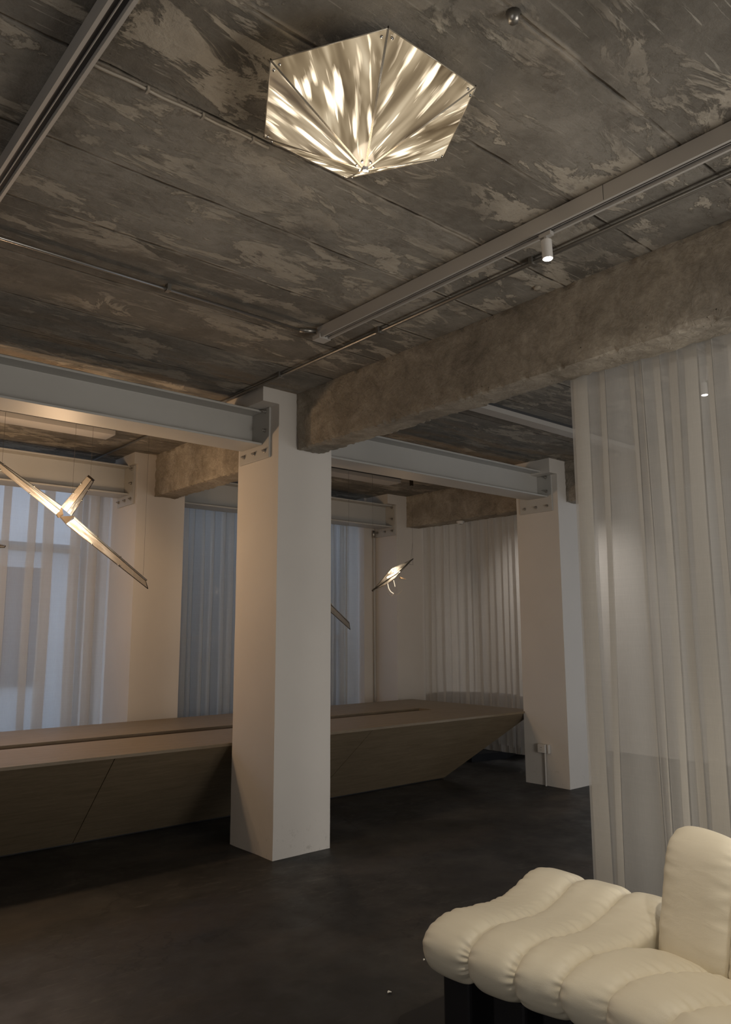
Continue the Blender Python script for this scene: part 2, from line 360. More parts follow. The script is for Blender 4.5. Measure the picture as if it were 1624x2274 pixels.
# ------------------------------------------------------------------ mesh helpers
class MB:
    def __init__(self): self.v = []; self.f = []; self.uvs = {}
    def poly(self, pts, uv=None):
        b = len(self.v); self.v += [tuple(p) for p in pts]; self.f.append(tuple(range(b, b + len(pts))))
        if uv: self.uvs[len(self.f) - 1] = uv
        return self
    def box(self, x0, x1, y0, y1, z0, z1):
        b = len(self.v)
        self.v += [(x, y, z) for z in (z0, z1) for y in (y0, y1) for x in (x0, x1)]
        for q in ((0, 2, 3, 1), (4, 5, 7, 6), (0, 1, 5, 4), (2, 6, 7, 3), (0, 4, 6, 2), (1, 3, 7, 5)):
            self.f.append(tuple(b + i for i in q))
        return self
    def prism(self, pts, off):
        """polygon swept by a vector"""
        n = len(pts); b = len(self.v); o = Vector(off)
        self.v += [tuple(p) for p in pts] + [tuple(Vector(p) + o) for p in pts]
        self.f.append(tuple(b + i for i in range(n))[::-1]); self.f.append(tuple(b + n + i for i in range(n)))
        for i in range(n):
            j = (i + 1) % n; self.f.append((b + i, b + j, b + n + j, b + n + i))
        return self
    def tube(self, pts, r, seg=8, cap=True):
        pts = [Vector(p) for p in pts]; b = len(self.v); up = None
        rr = r if isinstance(r, (list, tuple)) else [r] * len(pts)
        for i, p in enumerate(pts):
            a = pts[max(0, i - 1)]; c = pts[min(len(pts) - 1, i + 1)]; t = (c - a).normalized()
            if up is None:
                up = Vector((0, 0, 1)) if abs(t.z) < 0.9 else Vector((1, 0, 0))
            n = (up - t * up.dot(t)).normalized(); up = n; m = t.cross(n)
            for k in range(seg):
                a2 = 2 * PI * k / seg; self.v.append(tuple(p + (n * math.cos(a2) + m * math.sin(a2)) * rr[i]))
        for i in range(len(pts) - 1):
            for k in range(seg):
                k2 = (k + 1) % seg
                self.f.append((b + i * seg + k, b + i * seg + k2, b + (i + 1) * seg + k2, b + (i + 1) * seg + k))
        if cap:
            self.f.append(tuple(b + k for k in range(seg))[::-1])
            e = b + (len(pts) - 1) * seg; self.f.append(tuple(e + k for k in range(seg)))
        return self
    def grid(self, rows, closed=False):
        b = len(self.v); h = len(rows); w = len(rows[0])
        for r in rows: self.v += [tuple(p) for p in r]
        for i in range(h - 1):
            for j in range(w if closed else w - 1):
                k = (j + 1) % w; self.f.append((b + i * w + j, b + i * w + k, b + (i + 1) * w + k, b + (i + 1) * w + j))
        return self
    def build(self, name, mat, parent=None, smooth=False, bevel=0, fix=True):
        me = bpy.data.meshes.new(name); me.from_pydata(self.v, [], self.f)
        if self.uvs:
            l = me.uv_layers.new(name='uv')
            for fi, uv in self.uvs.items():
                p = me.polygons[fi]
                for li, c in zip(p.loop_indices, uv): l.data[li].uv = c
        elif fix:
            bm = bmesh.new(); bm.from_mesh(me); bmesh.ops.recalc_face_normals(bm, faces=bm.faces); bm.to_mesh(me); bm.free()
        me.materials.append(mat)
        if smooth:
            for p in me.polygons: p.use_smooth = True
        o = bpy.data.objects.new(name, me); COL.objects.link(o)
        if bevel:
            m = o.modifiers.new('bevel', 'BEVEL'); m.width = bevel; m.segments = 2; m.limit_method = 'ANGLE'
        if parent: o.parent = parent; o.matrix_parent_inverse = parent.matrix_world.inverted() if False else Matrix.Translation(-Vector(parent.location))
        return o

def empty(name, loc=(0, 0, 0)):
    o = bpy.data.objects.new(name, None); COL.objects.link(o); o.location = loc; o.empty_display_size = 0.1
    return o
def tag(o, label, cat, group=None, kind=None):
    o['label'] = label; o['category'] = cat
    if group: o['group'] = group
    if kind: o['kind'] = kind
    return o
def struct(o, label=None):
    o['kind'] = 'structure'
    if label: o['label'] = label
    return o
def box(name, mat, b, parent=None, bevel=0): return MB().box(*b).build(name, mat, parent, bevel=bevel)
def lerp(a, b, t): return a + (b - a) * t

CEIL = 3.26
X0, X1, Y0, Y1 = -2.2, 9.0, -3.0, 7.95
# ------------------------------------------------------------------ room shell
struct(box('floor', M['floor'], (X0 - .2, X1 + .2, Y0 - .2, Y1 + .2, -0.2, 0)), 'dark charcoal polished concrete floor')
struct(box('ceiling', M['ceiling'], (X0 - .2, X1 + .2, Y0 - .2, Y1 + .2, CEIL, CEIL + .2)), 'raw stained concrete slab ceiling with joints')

def wall(name, axis, c0, c1, a0, a1, holes, label):
    """wall slab between c0,c1 on its thin axis, from a0 to a1, with rectangular openings (s0,s1,z0,z1)"""
    m = MB(); cur = a0
    def bx(s0, s1, z0, z1):
        if s1 - s0 < 1e-4 or z1 - z0 < 1e-4: return
        if axis == 'y': m.box(s0, s1, c0, c1, z0, z1)
        else: m.box(c0, c1, s0, s1, z0, z1)
    for s0, s1, z0, z1 in holes:
        bx(cur, s0, 0, CEIL); bx(s0, s1, 0, z0); bx(s0, s1, z1, CEIL); cur = s1
    bx(cur, a1, 0, CEIL)
    return struct(m.build(name, M['wall']), label)
wall('wall_back', 'y', Y1, Y1 + .2, X0, X1, [(-1.2, 2.98, 0.05, 3.16), (3.75, 6.44, 0.05, 3.16)], 'white back wall around two tall windows')
wall('wall_right', 'x', X1, X1 + .2, Y0, Y1, [], 'plain white right wall')
wall('wall_left', 'x', X0 - .2, X0, Y0, Y1, [], 'plain white left wall')
wall('wall_front', 'y', Y0 - .2, Y0, X0, X1, [], 'plain white wall behind the viewer')

def window(n, axis, c, s0, s1, z0, z1, mull, trans, label):
    w = empty('window_%d' % n, ((s0 + s1) / 2 if axis == 'y' else c, c if axis == 'y' else (s0 + s1) / 2, z0))
    struct(w, label)
    fr = MB(); t = 0.05
    def bx(a, b, p, q, m=fr, d=0.03):
        if axis == 'y': m.box(a, b, c - d, c + d, p, q)
        else: m.box(c - d, c + d, a, b, p, q)
    bx(s0, s1, z0, z0 + t); bx(s0, s1, z1 - t, z1); bx(s0, s0 + t, z0 + t, z1 - t); bx(s1 - t, s1, z0 + t, z1 - t)
    for k in range(1, mull):
        x = lerp(s0, s1, k / mull); bx(x - t / 2, x + t / 2, z0 + t, z1 - t)
    for zz in trans: bx(s0 + t, s1 - t, zz - t / 2, zz + t / 2, d=0.025)
    fr.build('window_frame', M['frame'], w)
    g = MB(); bx(s0 + t, s1 - t, z0 + t, z1 - t, g, 0.004); g.build('pane', M['glass'], w)
    return w
window(1, 'y', Y1 + .1, -1.2, 2.98, 0.05, 3.16, 4, [2.35], 'tall window behind the left sheer curtain')
window(2, 'y', Y1 + .1, 3.75, 6.44, 0.05, 3.16, 3, [1.45], 'tall window behind the middle sheer curtain')

# street outside the far windows
tag(box('street_paving', M['paving'], (-14, 26, Y1 + .3, 30, -0.35, -0.2)), 'grey paving outside behind the sheer curtains', 'pavement')
bl = tag(empty('street_building', (2, 13.5, -0.2)), 'pale building across the street seen dimly through the sheers', 'building')
box('facade', M['facade'], (-9, 16, 13.5, 15, -0.2, 4.4), bl)
tag(box('dark_light_screen', M['light_screen'], (3.4, 9.5, 9.3, 9.5, -0.2, 3.4)), 'added dark screen close outside the middle window, dimming its curtain', 'wall')  # added slab that cuts the sky light behind the middle curtain
for wx in (-6.5, -3.6, -0.7, 2.4, 5.6, 8.6, 11.6):
    f = box('window', M['facade_dark'], (wx, wx + 1.9, 13.42, 13.5, 0.7, 2.6), bl)
box('cornice', M['facade'], (-9, 16, 13.2, 13.5, 3.0, 3.2), bl)

# ------------------------------------------------------------------ pillars
def rough_block(x0, x1, y0, y1, z0, z1, step=0.035, amp=0.004, edge=0.006, seed=0, chip=('z0',)):
    """box as a fine grid, surface slightly uneven, arrises irregular"""
    bm = bmesh.new()
    def n_(a, b): return max(1, int(round((b - a) / step)))
    nx, ny, nz = n_(x0, x1), n_(y0, y1), n_(z0, z1)
    cache = {}
    def V(i, j, k):
        q = (i, j, k)
        if q in cache: return cache[q]
        p = Vector((lerp(x0, x1, i / nx), lerp(y0, y1, j / ny), lerp(z0, z1, k / nz)))
        ex = (i in (0, nx)) + (j in (0, ny)) + (k in (0, nz))
        s = p * 3.0 + Vector((seed, seed * 2, 0)); s2 = p * 17 + Vector((seed, 0, seed))
        d = Vector((mnoise.noise(s), mnoise.noise(s + Vector((9, 0, 0))), mnoise.noise(s + Vector((0, 9, 0))))) * amp
        if ex >= 2 and edge:
            c = Vector(((x0 + x1) / 2, (y0 + y1) / 2, (z0 + z1) / 2))
            r = abs(mnoise.noise(s2)) * edge * 2
            inw = Vector((0, 0, 0))
            if i in (0, nx): inw.x = 1 if i == 0 else -1
            if j in (0, ny) and 0: inw.y = 1 if j == 0 else -1
            if k in (0, nz): inw.z = 1 if k == 0 else -1
            d += inw * r
        if k == nz: d.z = 0
        cache[q] = bm.verts.new(p + d); return cache[q]
    for i in range(nx):
        for j in range(ny):
            for k in (0, nz): bm.faces.new((V(i, j, k), V(i + 1, j, k), V(i + 1, j + 1, k), V(i, j + 1, k)))
        for k in range(nz):
            for j in (0, ny): bm.faces.new((V(i, j, k), V(i + 1, j, k), V(i + 1, j, k + 1), V(i, j, k + 1)))
    for j in range(ny):
        for k in range(nz):
            for i in (0, nx): bm.faces.new((V(i, j, k), V(i, j + 1, k), V(i, j + 1, k + 1), V(i, j, k + 1)))
    bmesh.ops.recalc_face_normals(bm, faces=bm.faces)
    return bm
def bm_build(bm, name, mat, parent=None, smooth=False):
    me = bpy.data.meshes.new(name); bm.to_mesh(me); bm.free(); me.materials.append(mat)
    if smooth:
        for p in me.polygons: p.use_smooth = True
    o = bpy.data.objects.new(name, me); COL.objects.link(o)
    if parent: o.parent = parent; o.matrix_parent_inverse = Matrix.Translation(-Vector(parent.location))
    return o

def pillar(x0, x1, y0, y1, cap, label, seed):
    """shaft plus the wider old capital above the steel beam"""
    p = tag(empty('pillar', ((x0 + x1) / 2, (y0 + y1) / 2, 0)), label, 'pillar', 'white square pillars of the two rows')
    bm_build(rough_block(x0, x1, y0, y1, 0, CEIL, 0.09, 0.0012, 0.0015, seed), 'shaft', M['white'], p)
    cx, cy1, cz = cap
    MB().box(cx, x0 + 0.002, y0 - 0.002, cy1, cz, CEIL).build('capital', M['white'], p)
    return p
pillar(3.04, 3.525, 4.53, 5.08, (2.90, 5.10, 3.154), 'nearest and largest white square pillar, in the middle of the picture', 1)
pillar(6.52, 7.02, 4.61, 5.14, (6.395, 5.16, 3.11), 'white square pillar with a socket box, beside the near curtain', 2)
pillar(3.09, 3.60, 7.05, 7.52, (3.05, 7.52, 3.147), 'white square pillar behind the table, beside the left window curtain', 3)
pillar(6.65, 7.14, 7.18, 7.62, (6.50, 7.62, 3.136), 'farthest white square pillar, behind the leaf-shaped hanging lamp', 4)
struct(box('trim_1', M['white'], (6.46, 6.65, 7.60, 7.95, 0, CEIL)), 'white wall return left of the farthest pillar')
struct(box('trim_2', M['white'], (7.14, 7.20, 7.30, 7.95, 0, CEIL)), 'white wall return right of the farthest pillar')
struct(box('trim_3', M['white'], (3.10, 3.60, 7.52, 7.95, 0, CEIL)), 'white wall return behind the back left pillar')

def cbeam(x0, x1, y0, y1, z0, label, seed):
    o = bm_build(rough_block(x0, x1, y0, y1, z0, CEIL, 0.028, 0.007, 0.011, seed), 'concrete_beam', M['beam'], smooth=False)
    return tag(o, label, 'beam', 'raw concrete beams')
cbeam(3.195, 3.405, Y0, 4.528, 2.83, 'nearest raw concrete beam, running from the big pillar over the near curtain', 1)
cbeam(3.265, 3.49, 5.08, 7.05, 2.835, 'raw concrete beam between the big pillar and the back left pillar', 2)
cbeam(6.825, 7.05, 5.14, 7.178, 2.85, 'raw concrete beam with a smoke detector, above the far right curtain', 3)
cbeam(6.66, 6.88, Y0, 4.608, 2.83, 'stub of raw concrete beam visible right of the socket pillar', 4)

# ------------------------------------------------------------------ steel beams
def bolt(mb_x, y, z, s, parent):
    m = MB(); r = 0.011
    def ring(rr, n=6): return [(mb_x, y + rr * math.cos(2 * PI * k / n), z + rr * math.sin(2 * PI * k / n)) for k in range(n)]
    m.prism(ring(0.017, 12), (s * 0.004, 0, 0))
    m.prism([(a + s * 0.004, b, c) for a, b, c in ring(r * 1.15)], (s * 0.012, 0, 0))
    m.prism([(a + s * 0.016, b, c) for a, b, c in ring(0.006, 8)], (s * 0.014, 0, 0))
    return m.build('bolt', M['bolt'], parent)
def steel_beam(x0, x1, y0, y1, z0, z1, plates, label):
    yc = (y0 + y1) / 2; t = 0.016; w = 0.010
    prof = [(y0, z0), (y1, z0), (y1, z0 + t), (yc + w / 2, z0 + t), (yc + w / 2, z1 - t), (y1, z1 - t), (y1, z1),
            (y0, z1), (y0, z1 - t), (yc - w / 2, z1 - t), (yc - w / 2, z0 + t), (y0, z0 + t)]
    b = tag(empty('steel_beam', (x0, yc, z0)), label, 'beam', 'white steel beams between the pillars')
    MB().prism([(x0, y, z) for y, z in prof], (x1 - x0, 0, 0)).build('girder', M['steel'], b, bevel=0.003)
    for px, s, py0, py1, pz0, pz1, bolts in plates:
        pl = MB().box(min(px, px + s * 0.018), max(px, px + s * 0.018), py0, py1, pz0, pz1).build('end_plate', M['steel'], b, bevel=0.002)
        for by, bz in bolts: bolt(px + s * 0.018, by, bz, s, pl)
    return b
def bset(y0, z0): return [(y0, z0 + .30), (y0, z0 + .155), (y0, z0), (y0 + .14, z0), (y0 + .285, z0)]
steel_beam(X0, 3.022, 4.72, 5.00, 2.88, 3.145, [(3.04, -1, 4.63, 5.04, 2.775, 3.152, bset(4.685, 2.83))],
           'nearest white steel beam, meeting the big pillar from the left')
steel_beam(3.525, 6.502, 4.72, 4.98, 2.88, 3.145, [(6.52, -1, 4.672, 5.08, 2.735, 3.108, bset(4.735, 2.79))],
           'white steel beam from the big pillar to the socket pillar')
steel_beam(X0, 3.072, 7.20, 7.46, 2.855, 3.15, [(3.09, -1, 7.10, 7.48, 2.757, 3.14, bset(7.155, 2.81))],
           'white steel beam above the left window curtain')
steel_beam(3.60, 6.632, 7.24, 7.50, 2.845, 3.135, [(6.65, -1, 7.19, 7.58, 2.74, 3.13, bset(7.24, 2.80))],
           'white steel beam above the middle window curtain')

# ------------------------------------------------------------------ curtains
def curtain(name, label, org, dvec, nvec, bands, length, zt, zb, mat, group=None, seed=0, hem=0.10, depth=0.016, wav=0.006, top_ref=None, bot_ref=None):
    """hanging sheer: single cloth that doubles back on itself at each fold band (u_top0,u_top1,u_bot0,u_bot1)"""
    org = Vector(org); dvec = Vector(dvec); nvec = Vector(nvec); rnd = random.Random(seed)
    zr = [zt + (zb - zt) * k / 40 for k in range(41)]
    rt, rb = (top_ref or zt), (bot_ref or zb)
    rows = []
    ph = [rnd.uniform(0, 6.28) for _ in bands] + [0]
    for z in zr:
        s = (rt - z) / (rt - rb)
        path = []; cur = 0.0
        def seg(u0, u1, d0, d1, n, p):
            for k in range(n):
                q = k / n; path.append((lerp(u0, u1, q), lerp(d0, d1, q) + math.sin(q * PI) * wav * math.sin(p)))
        for i, (a0, a1, b0, b1) in enumerate(bands):
            wob = 0.004 * math.sin(z * 2.3 + ph[i])
            ua = lerp(a0, b0, s) + wob; ub = lerp(a1, b1, s) + wob
            if ub - ua < 0.004: ub = ua + 0.004
            n = 5
            seg(cur, ub, 0, 0, 9, ph[i] + z)
            seg(ub, ua, 0.0, depth, n, 0)
            cur = ua
            # return forward behind the doubled cloth
            seg(ua, ub, depth, depth * 1.6, n, 0)
            cur = ub
            path.append((ub + 0.004, depth * 0.4)); cur = ub + 0.008
        seg(cur, length, 0, 0, 8, ph[-1]); path.append((length, 0))
        gather = 0.0
        rows.append([org + dvec * u + nvec * (d + wav * math.sin(u * 31 + seed + 0.25 * z)) + Vector((0, 0, z)) for u, d in path])
    root = tag(empty(name, org + dvec * (length / 2)), label, 'curtain', group)
    k = next(i for i, z in enumerate(zr) if z <= zb + hem)
    MB().grid(rows[:k + 1]).build('curtain_panel', mat, root, smooth=True, fix=False).data.set_sharp_from_angle(angle=0.6)
    MB().grid(rows[k:]).build('hem', mat, root, smooth=True, fix=False).data.set_sharp_from_angle(angle=0.6)
    # double layer of the hem and of the heading tape
    MB().grid([[p - nvec * 0.002 for p in r] for r in rows[k:]]).build('hem_lining', mat, root, smooth=True, fix=False)
    MB().grid([[p - nvec * 0.002 for p in r] for r in rows[:2]]).build('heading_tape', mat, root, smooth=True, fix=False)
    return root
NB = [(2.32, 2.228, 2.32, 2.221), (2.158, 2.116, 2.194, 2.15), (1.987, 1.953, 1.944, 1.937), (1.918, 1.906, 1.906, 1.891),
      (1.849, 1.81, 1.843, 1.805), (1.776, 1.726, 1.778, 1.735), (1.694, 1.626, 1.721, 1.633), (1.584, 1.553, 1.593, 1.555),
      (1.49, 1.43, 1.50, 1.44), (1.36, 1.33, 1.35, 1.31), (1.24, 1.17, 1.25, 1.18), (1.09, 1.05, 1.08, 1.04), (0.93, 0.88, 0.94, 0.86),
      (0.75, 0.70, 0.76, 0.69), (0.55, 0.50, 0.56, 0.51)]
YC = 2.325
curtain('curtain', 'near off-white voile curtain hanging at the right behind the cream sofa', (3.45, YC, 0), (0, -1, 0), (1, 0, 0),
        [(max(0, YC - a), YC - b, max(0, YC - c), YC - d) for a, b, c, d in NB], YC - 0.4, 3.245, 0.02, M['sheer_near'],
        'sheer white curtains', 3, 0.10, 0.014, 0.003, 2.68, 0.48)
def rbands(length, w, seed, keep=0.5):
    r = random.Random(seed); u = 0.03; out = []
    while u < length - w * 1.2:
        a = u + r.uniform(0.1, 0.8) * w; b = a + r.uniform(0.25, 0.9) * w * keep
        out.append((a, b, a + r.uniform(-.2, .2) * w * .5, b + r.uniform(-.2, .25) * w * .6)); u = b + w * r.uniform(0.15, 0.6)
    return out
curtain('curtain', 'sheer white curtain over the left window behind the table', (-1.9, 7.68, 0), (1, 0, 0), (0, 1, 0),
        rbands(4.98, 0.13, 5, 0.9), 4.98, 3.02, 0.02, M['sheer'], 'sheer white curtains', 5, 0.10, 0.014, 0.008)
curtain('curtain', 'sheer grey-looking curtain between the big pillar and the farthest pillar', (3.62, 7.70, 0), (1, 0, 0), (0, 1, 0),
        rbands(2.82, 0.11, 8, 0.7), 2.82, 3.02, 0.02, M['sheer'], 'sheer white curtains', 7, 0.10, 0.014, 0.008)
curtain('curtain', 'sheer curtain in front of the grey sofa, between the far right pillars', (7.12, 7.17, 0), (0, -1, 0), (1, 0, 0),
        rbands(2.62, 0.11, 12, 0.6), 2.62, 3.245, 0.15, M['sheer'], 'sheer white curtains', 9, 0.13, 0.014, 0.008)

# ------------------------------------------------------------------ plywood table
TZ = 0.70; TY0, TY1 = 5.125, 6.98; TXR = 6.70; TXL = -1.6
BY0, BY1 = 5.815, 6.29; BXR = 6.03; BXL = -0.93
table = tag(empty('table', (2.5, 6.05, 0)), 'very long low plywood table with inward sloping sides, behind the big pillar', 'table')
tt = 0.020
RY0, RY1, RX0, RX1 = 5.905, 6.105, -0.6, 5.96
m = MB()
for b in ((TXL, TXR, TY0, RY0), (TXL, TXR, RY1, TY1)): m.box(b[0], b[1], b[2], b[3], TZ - tt, TZ)
m.box(TXL, RX0, RY0, RY1, TZ - tt, TZ); m.box(RX1, TXR, RY0, RY1, TZ - tt, TZ)
m.build('tabletop', M['ply'], table)
m = MB()
m.box(RX0 - .01, RX1 + .01, RY0 - .012, RY0 - .001, TZ - 0.16, TZ - tt); m.box(RX0 - .01, RX1 + .01, RY1 + .001, RY1 + .012, TZ - 0.16, TZ - tt)
m.box(RX0 - .01, RX1 + .01, RY0 - .012, RY1 + .012, TZ - 0.175, TZ - 0.16)
m.box(RX1 + .001, RX1 + .012, RY0, RY1, TZ - 0.16, TZ - tt)
m.build('trough', M['ply_edge'], table)
zt, zb = TZ - tt - 0.001, 0.012
def fpt(x, s): return (x, lerp(TY0 + .012, BY0, s), lerp(zt, zb, s))
seams = [(-1.588, -0.93), (-0.2, -0.2), (2.178, 2.178), (4.46, 4.30), (6.688, 6.03)]
def slab(pts, n, th=0.015):
    return MB().prism(pts, Vector(n) * th)
for (a0, a1), (b0, b1) in zip(seams[:-1], seams[1:]):
    g = 0.003
    pts = [fpt(a0 + g, 0), fpt(b0 - g, 0), fpt(b1 - g, 1), fpt(a1 + g, 1)]
    slab(pts, (0, 0.7, 0.7)).build('side_panel', M['ply'], table)
m = MB()
rp = lambda x, s: (x, lerp(TY1 - .012, BY1, s), lerp(zt, zb, s))
m.prism([rp(TXL + .012, 0), rp(TXR - .012, 0), rp(BXR, 1), rp(BXL, 1)], (0, -0.01, 0.01)); m.build('side_panel', M['ply'], table)
MB().prism([(TXR - .012, TY0 + .012, zt), (TXR - .012, TY1 - .012, zt), (BXR, BY1, zb), (BXR, BY0, zb)], (-0.01, 0, 0.01)).build('end_panel', M['ply'], table)
MB().prism([(TXL + .012, TY0 + .012, zt), (TXL + .012, TY1 - .012, zt), (BXL, BY1, zb), (BXL, BY0, zb)], (0.01, 0, 0.01)).build('end_panel', M['ply'], table)
box('base_strip', M['black_plinth'], (BXL + .03, BXR - .03, BY0 + .02, BY1 - .02, 0, 0.03), table)

# ------------------------------------------------------------------ lighting tracks and conduits
def tube_thing(name, pts, r, mat, label, cat, clips=(), clip_mat=None, group=None):
    t = tag(empty(name, pts[0]), label, cat, group)
    MB().tube(pts, r, 10).build('pipe', mat, t, smooth=True)
    for c, ax in clips:
        m = MB(); c = Vector(c)
        if ax == 'y': m.box(c.x - r * 2.2, c.x + r * 2.2, c.y - .010, c.y + .010, c.z - r * 1.35, CEIL)
        elif ax == 'x': m.box(c.x - .010, c.x + .010, c.y - r * 2.2, c.y + r * 2.2, c.z - r * 1.35, CEIL)
        m.build('clip', clip_mat or mat, t)
    return t
def track(x, y0, y1, label, endcap=True, joint=None):
    """deep track profile hanging under the slab, running along y"""
    w, h = 0.056, 0.075
    t = tag(empty('lighting_track', (x, y1, CEIL)), label, 'lighting track')
    m = MB()
    z0, z1 = CEIL - h, CEIL - 0.004
    m.box(x - w / 2, x + w / 2, y0, y1, z0 + 0.018, z1)
    m.box(x - w / 2, x - w / 2 + .010, y0, y1, z0 + .004, z0 + .018); m.box(x + w / 2 - .010, x + w / 2, y0, y1, z0 + .004, z0 + .018)
    m.box(x - w / 2 - .004, x - w / 2 + .008, y0, y1, z0, z0 + .004); m.box(x + w / 2 - .008, x + w / 2 + .004, y0, y1, z0, z0 + .004)
    m.build('rail', M['track'], t)
    MB().box(x - w / 2 + .0105, x + w / 2 - .0105, y0, y1, z0 + .014, z0 + .0178).build('slot', M['track_dark'], t)
    MB().box(x - .0015, x + .0015, y0, y1, z0 + .006, z0 + .0138).build('conductor', M['track'], t)
    if endcap:
        MB().box(x - w / 2 - .012, x + w / 2 + .012, y1, y1 + .07, z0 - .003, z0 + 0.022).box(x - w / 2 + .006, x + w / 2 - .006, y1, y1 + .05, z0 + .022, CEIL).build('end_cap', M['track'], t)
    if joint:
        MB().box(x - w / 2 - .001, x - w / 2, joint - .001, joint + .001, z0, z1).build('joint', M['track_dark'], t)
    return t
track(2.574, Y0 + .2, 3.37, 'long pale lighting track carrying the lit spotlight', True, 1.525)
track(0.695, Y0 + .2, 3.3, 'dark-looking lighting track across the top left corner of the ceiling', False)
def flat_track(x0, x1, y0, y1, label):
    t = tag(empty('lighting_track', (x0, y0, CEIL)), label, 'lighting track')
    z0 = CEIL - 0.06
    MB().box(x0, x1, y0, y0 + .02, z0, CEIL).box(x0, x1, y1 - .02, y1, z0, CEIL).box(x0, x1, y0 + .02, y1 - .02, z0, z0 + .012).build('rail', M['track'], t)
    MB().box(x0, x1, y0 - .006, y0 - .0005, CEIL - .02, CEIL).build('slot', M['track_dark'], t)
    return t
flat_track(-2.0, 2.55, 6.32, 6.53, 'wide pale ceiling trunking above the bird-shaped hanging lamp')
flat_track(4.0, 5.93, 6.32, 6.53, 'wide pale ceiling trunking seen below the second steel beam')
flat_track(3.6, 6.6, 3.74, 3.85, 'pale ceiling trunking beyond the nearest concrete beam')
tube_thing('conduit', [(2.83, Y0 + .05, 3.236), (2.83, 7.6, 3.236)], 0.0105, M['conduit'], 'dark steel conduit on the ceiling running towards the big pillar', 'conduit',
           [((2.83, y, 3.236), 'y') for y in (0.9, 2.084, 3.183, 4.2)], M['conduit'], 'ceiling conduits')
lc = tube_thing('conduit', [(-2.1, 3.463, 3.236), (2.50, 3.463, 3.236)], 0.0085, M['conduit_bright'], 'shiny thin conduit running to the end of the long track', 'conduit',
                [((x, 3.463, 3.236), 'x') for x in (0.2, 1.635)], M['conduit'], 'ceiling conduits')
MB().tube([(2.46, 3.463, 3.236), (2.545, 3.42, 3.236)], 0.014, 10).build('coupling', M['conduit'], lc, smooth=True)
cb = tag(empty('cable', (0.73, 2.178, 3.25)), 'thin clipped cable along a slab joint left of the lit ceiling lamp', 'cable')
pts = [(lerp(0.73, 1.40, k / 16), 2.178 + 0.003 * math.sin(k * 1.3), 3.252) for k in range(17)]
MB().tube(pts, 0.0055, 8).build('sheath', M['cable'], cb, smooth=True)
for x in (0.93, 1.13, 1.33): MB().box(x - .004, x + .004, 2.168, 2.188, 3.243, CEIL).build('clip', M['cable'], cb)
pp = tag(empty('pipe', (6.60, 7.575, 0)), 'slim vertical white pipe with a valve beside the farthest pillar', 'pipe')
MB().tube([(6.605, 7.575, 0.0), (6.605, 7.575, 2.70), (6.592, 7.56, 2.78)], 0.009, 10).build('riser', M['steel'], pp, smooth=True)
MB().tube([(6.592, 7.56, 2.74), (6.592, 7.56, 2.83)], 0.014, 10).build('valve', M['bolt'], pp, smooth=True)

# spotlights
def spot(x, y, label, drop=0.09):
    s = tag(empty('spotlight', (x, y, 3.185)), label, 'spotlight')
    MB().box(x - .012, x + .012, y - .030, y + .030, 3.166, 3.184).build('adapter', M['track'], s)
    MB().box(x - .008, x + .008, y - .006, y + .006, 3.135, 3.166).build('stem', M['track'], s)
    MB().tube([(x, y, 3.150), (x + .002, y - .002, 3.068)], 0.0225, 24).build('lamp_body', M['plastic'], s, smooth=False)
    MB().tube([(x + .002, y - .002, 3.068), (x + .002, y - .002, 3.0655)], 0.0185, 24).build('lens', M['led_white'], s)
    return s
spot(2.574, 1.822, 'small white cylinder spotlight lit on the long pale track')
spot_light('track_spotlight_beam', (2.576, 1.82, 3.05), (2.7, 1.7, 0), 9, (1.0, 0.93, 0.82), 50, 0.6)
s2 = spot(4.95, 2.30, 'small spotlight glinting through the near voile curtain')
box('ceiling_bracket', M['track'], (4.92, 4.98, 2.26, 2.34, 3.184, CEIL), s2)
spot_light('track_spotlight_beam', (4.955, 2.298, 3.05), (4.9, 2.3, 0.0), 4, (1.0, 0.95, 0.88), 60, 0.8)

# smoke detector, socket
sd = tag(empty('smoke_detector', (6.93, 6.33, 2.85)), 'round white smoke detector under the far right concrete beam', 'smoke detector')
MB().tube([(6.93, 6.33, 2.853), (6.93, 6.33, 2.83)], 0.05, 24).build('housing', M['plastic'], sd)
MB().tube([(6.93, 6.33, 2.83), (6.93, 6.33, 2.815)], [0.036, 0.030], 24).build('sensor', M['plastic'], sd)
MB().tube([(6.93, 6.33, 2.8148), (6.93, 6.33, 2.813)], 0.016, 16).build('grille', M['plastic_dark'], sd)
so = tag(empty('socket', (6.52, 4.89, 0)), 'white surface socket box with a conduit down to the floor, low on the right pillar', 'socket')
box('back_box', M['plastic'], (6.478, 6.519, 4.852, 4.945, 0.315, 0.40), so, 0.003)
box('face_plate', M['plastic'], (6.470, 6.478, 4.855, 4.942, 0.318, 0.397), so, 0.002)
for dy in (-.006, .006):
    box('pin_hole', M['plastic_dark'], (6.4690, 6.4698, 4.90 + dy - .002, 4.90 + dy + .002, 0.366, 0.373), so)
box('pin_hole', M['plastic_dark'], (6.4690, 6.4698, 4.897, 4.903, 0.342, 0.346), so)
box('side_box', M['plastic'], (6.485, 6.519, 4.822, 4.838, 0.315, 0.40), so, 0.002)
MB().tube([(6.503, 4.878, 0.314), (6.503, 4.878, 0.0)], 0.011, 20).build('conduit', M['track'], so, smooth=False)

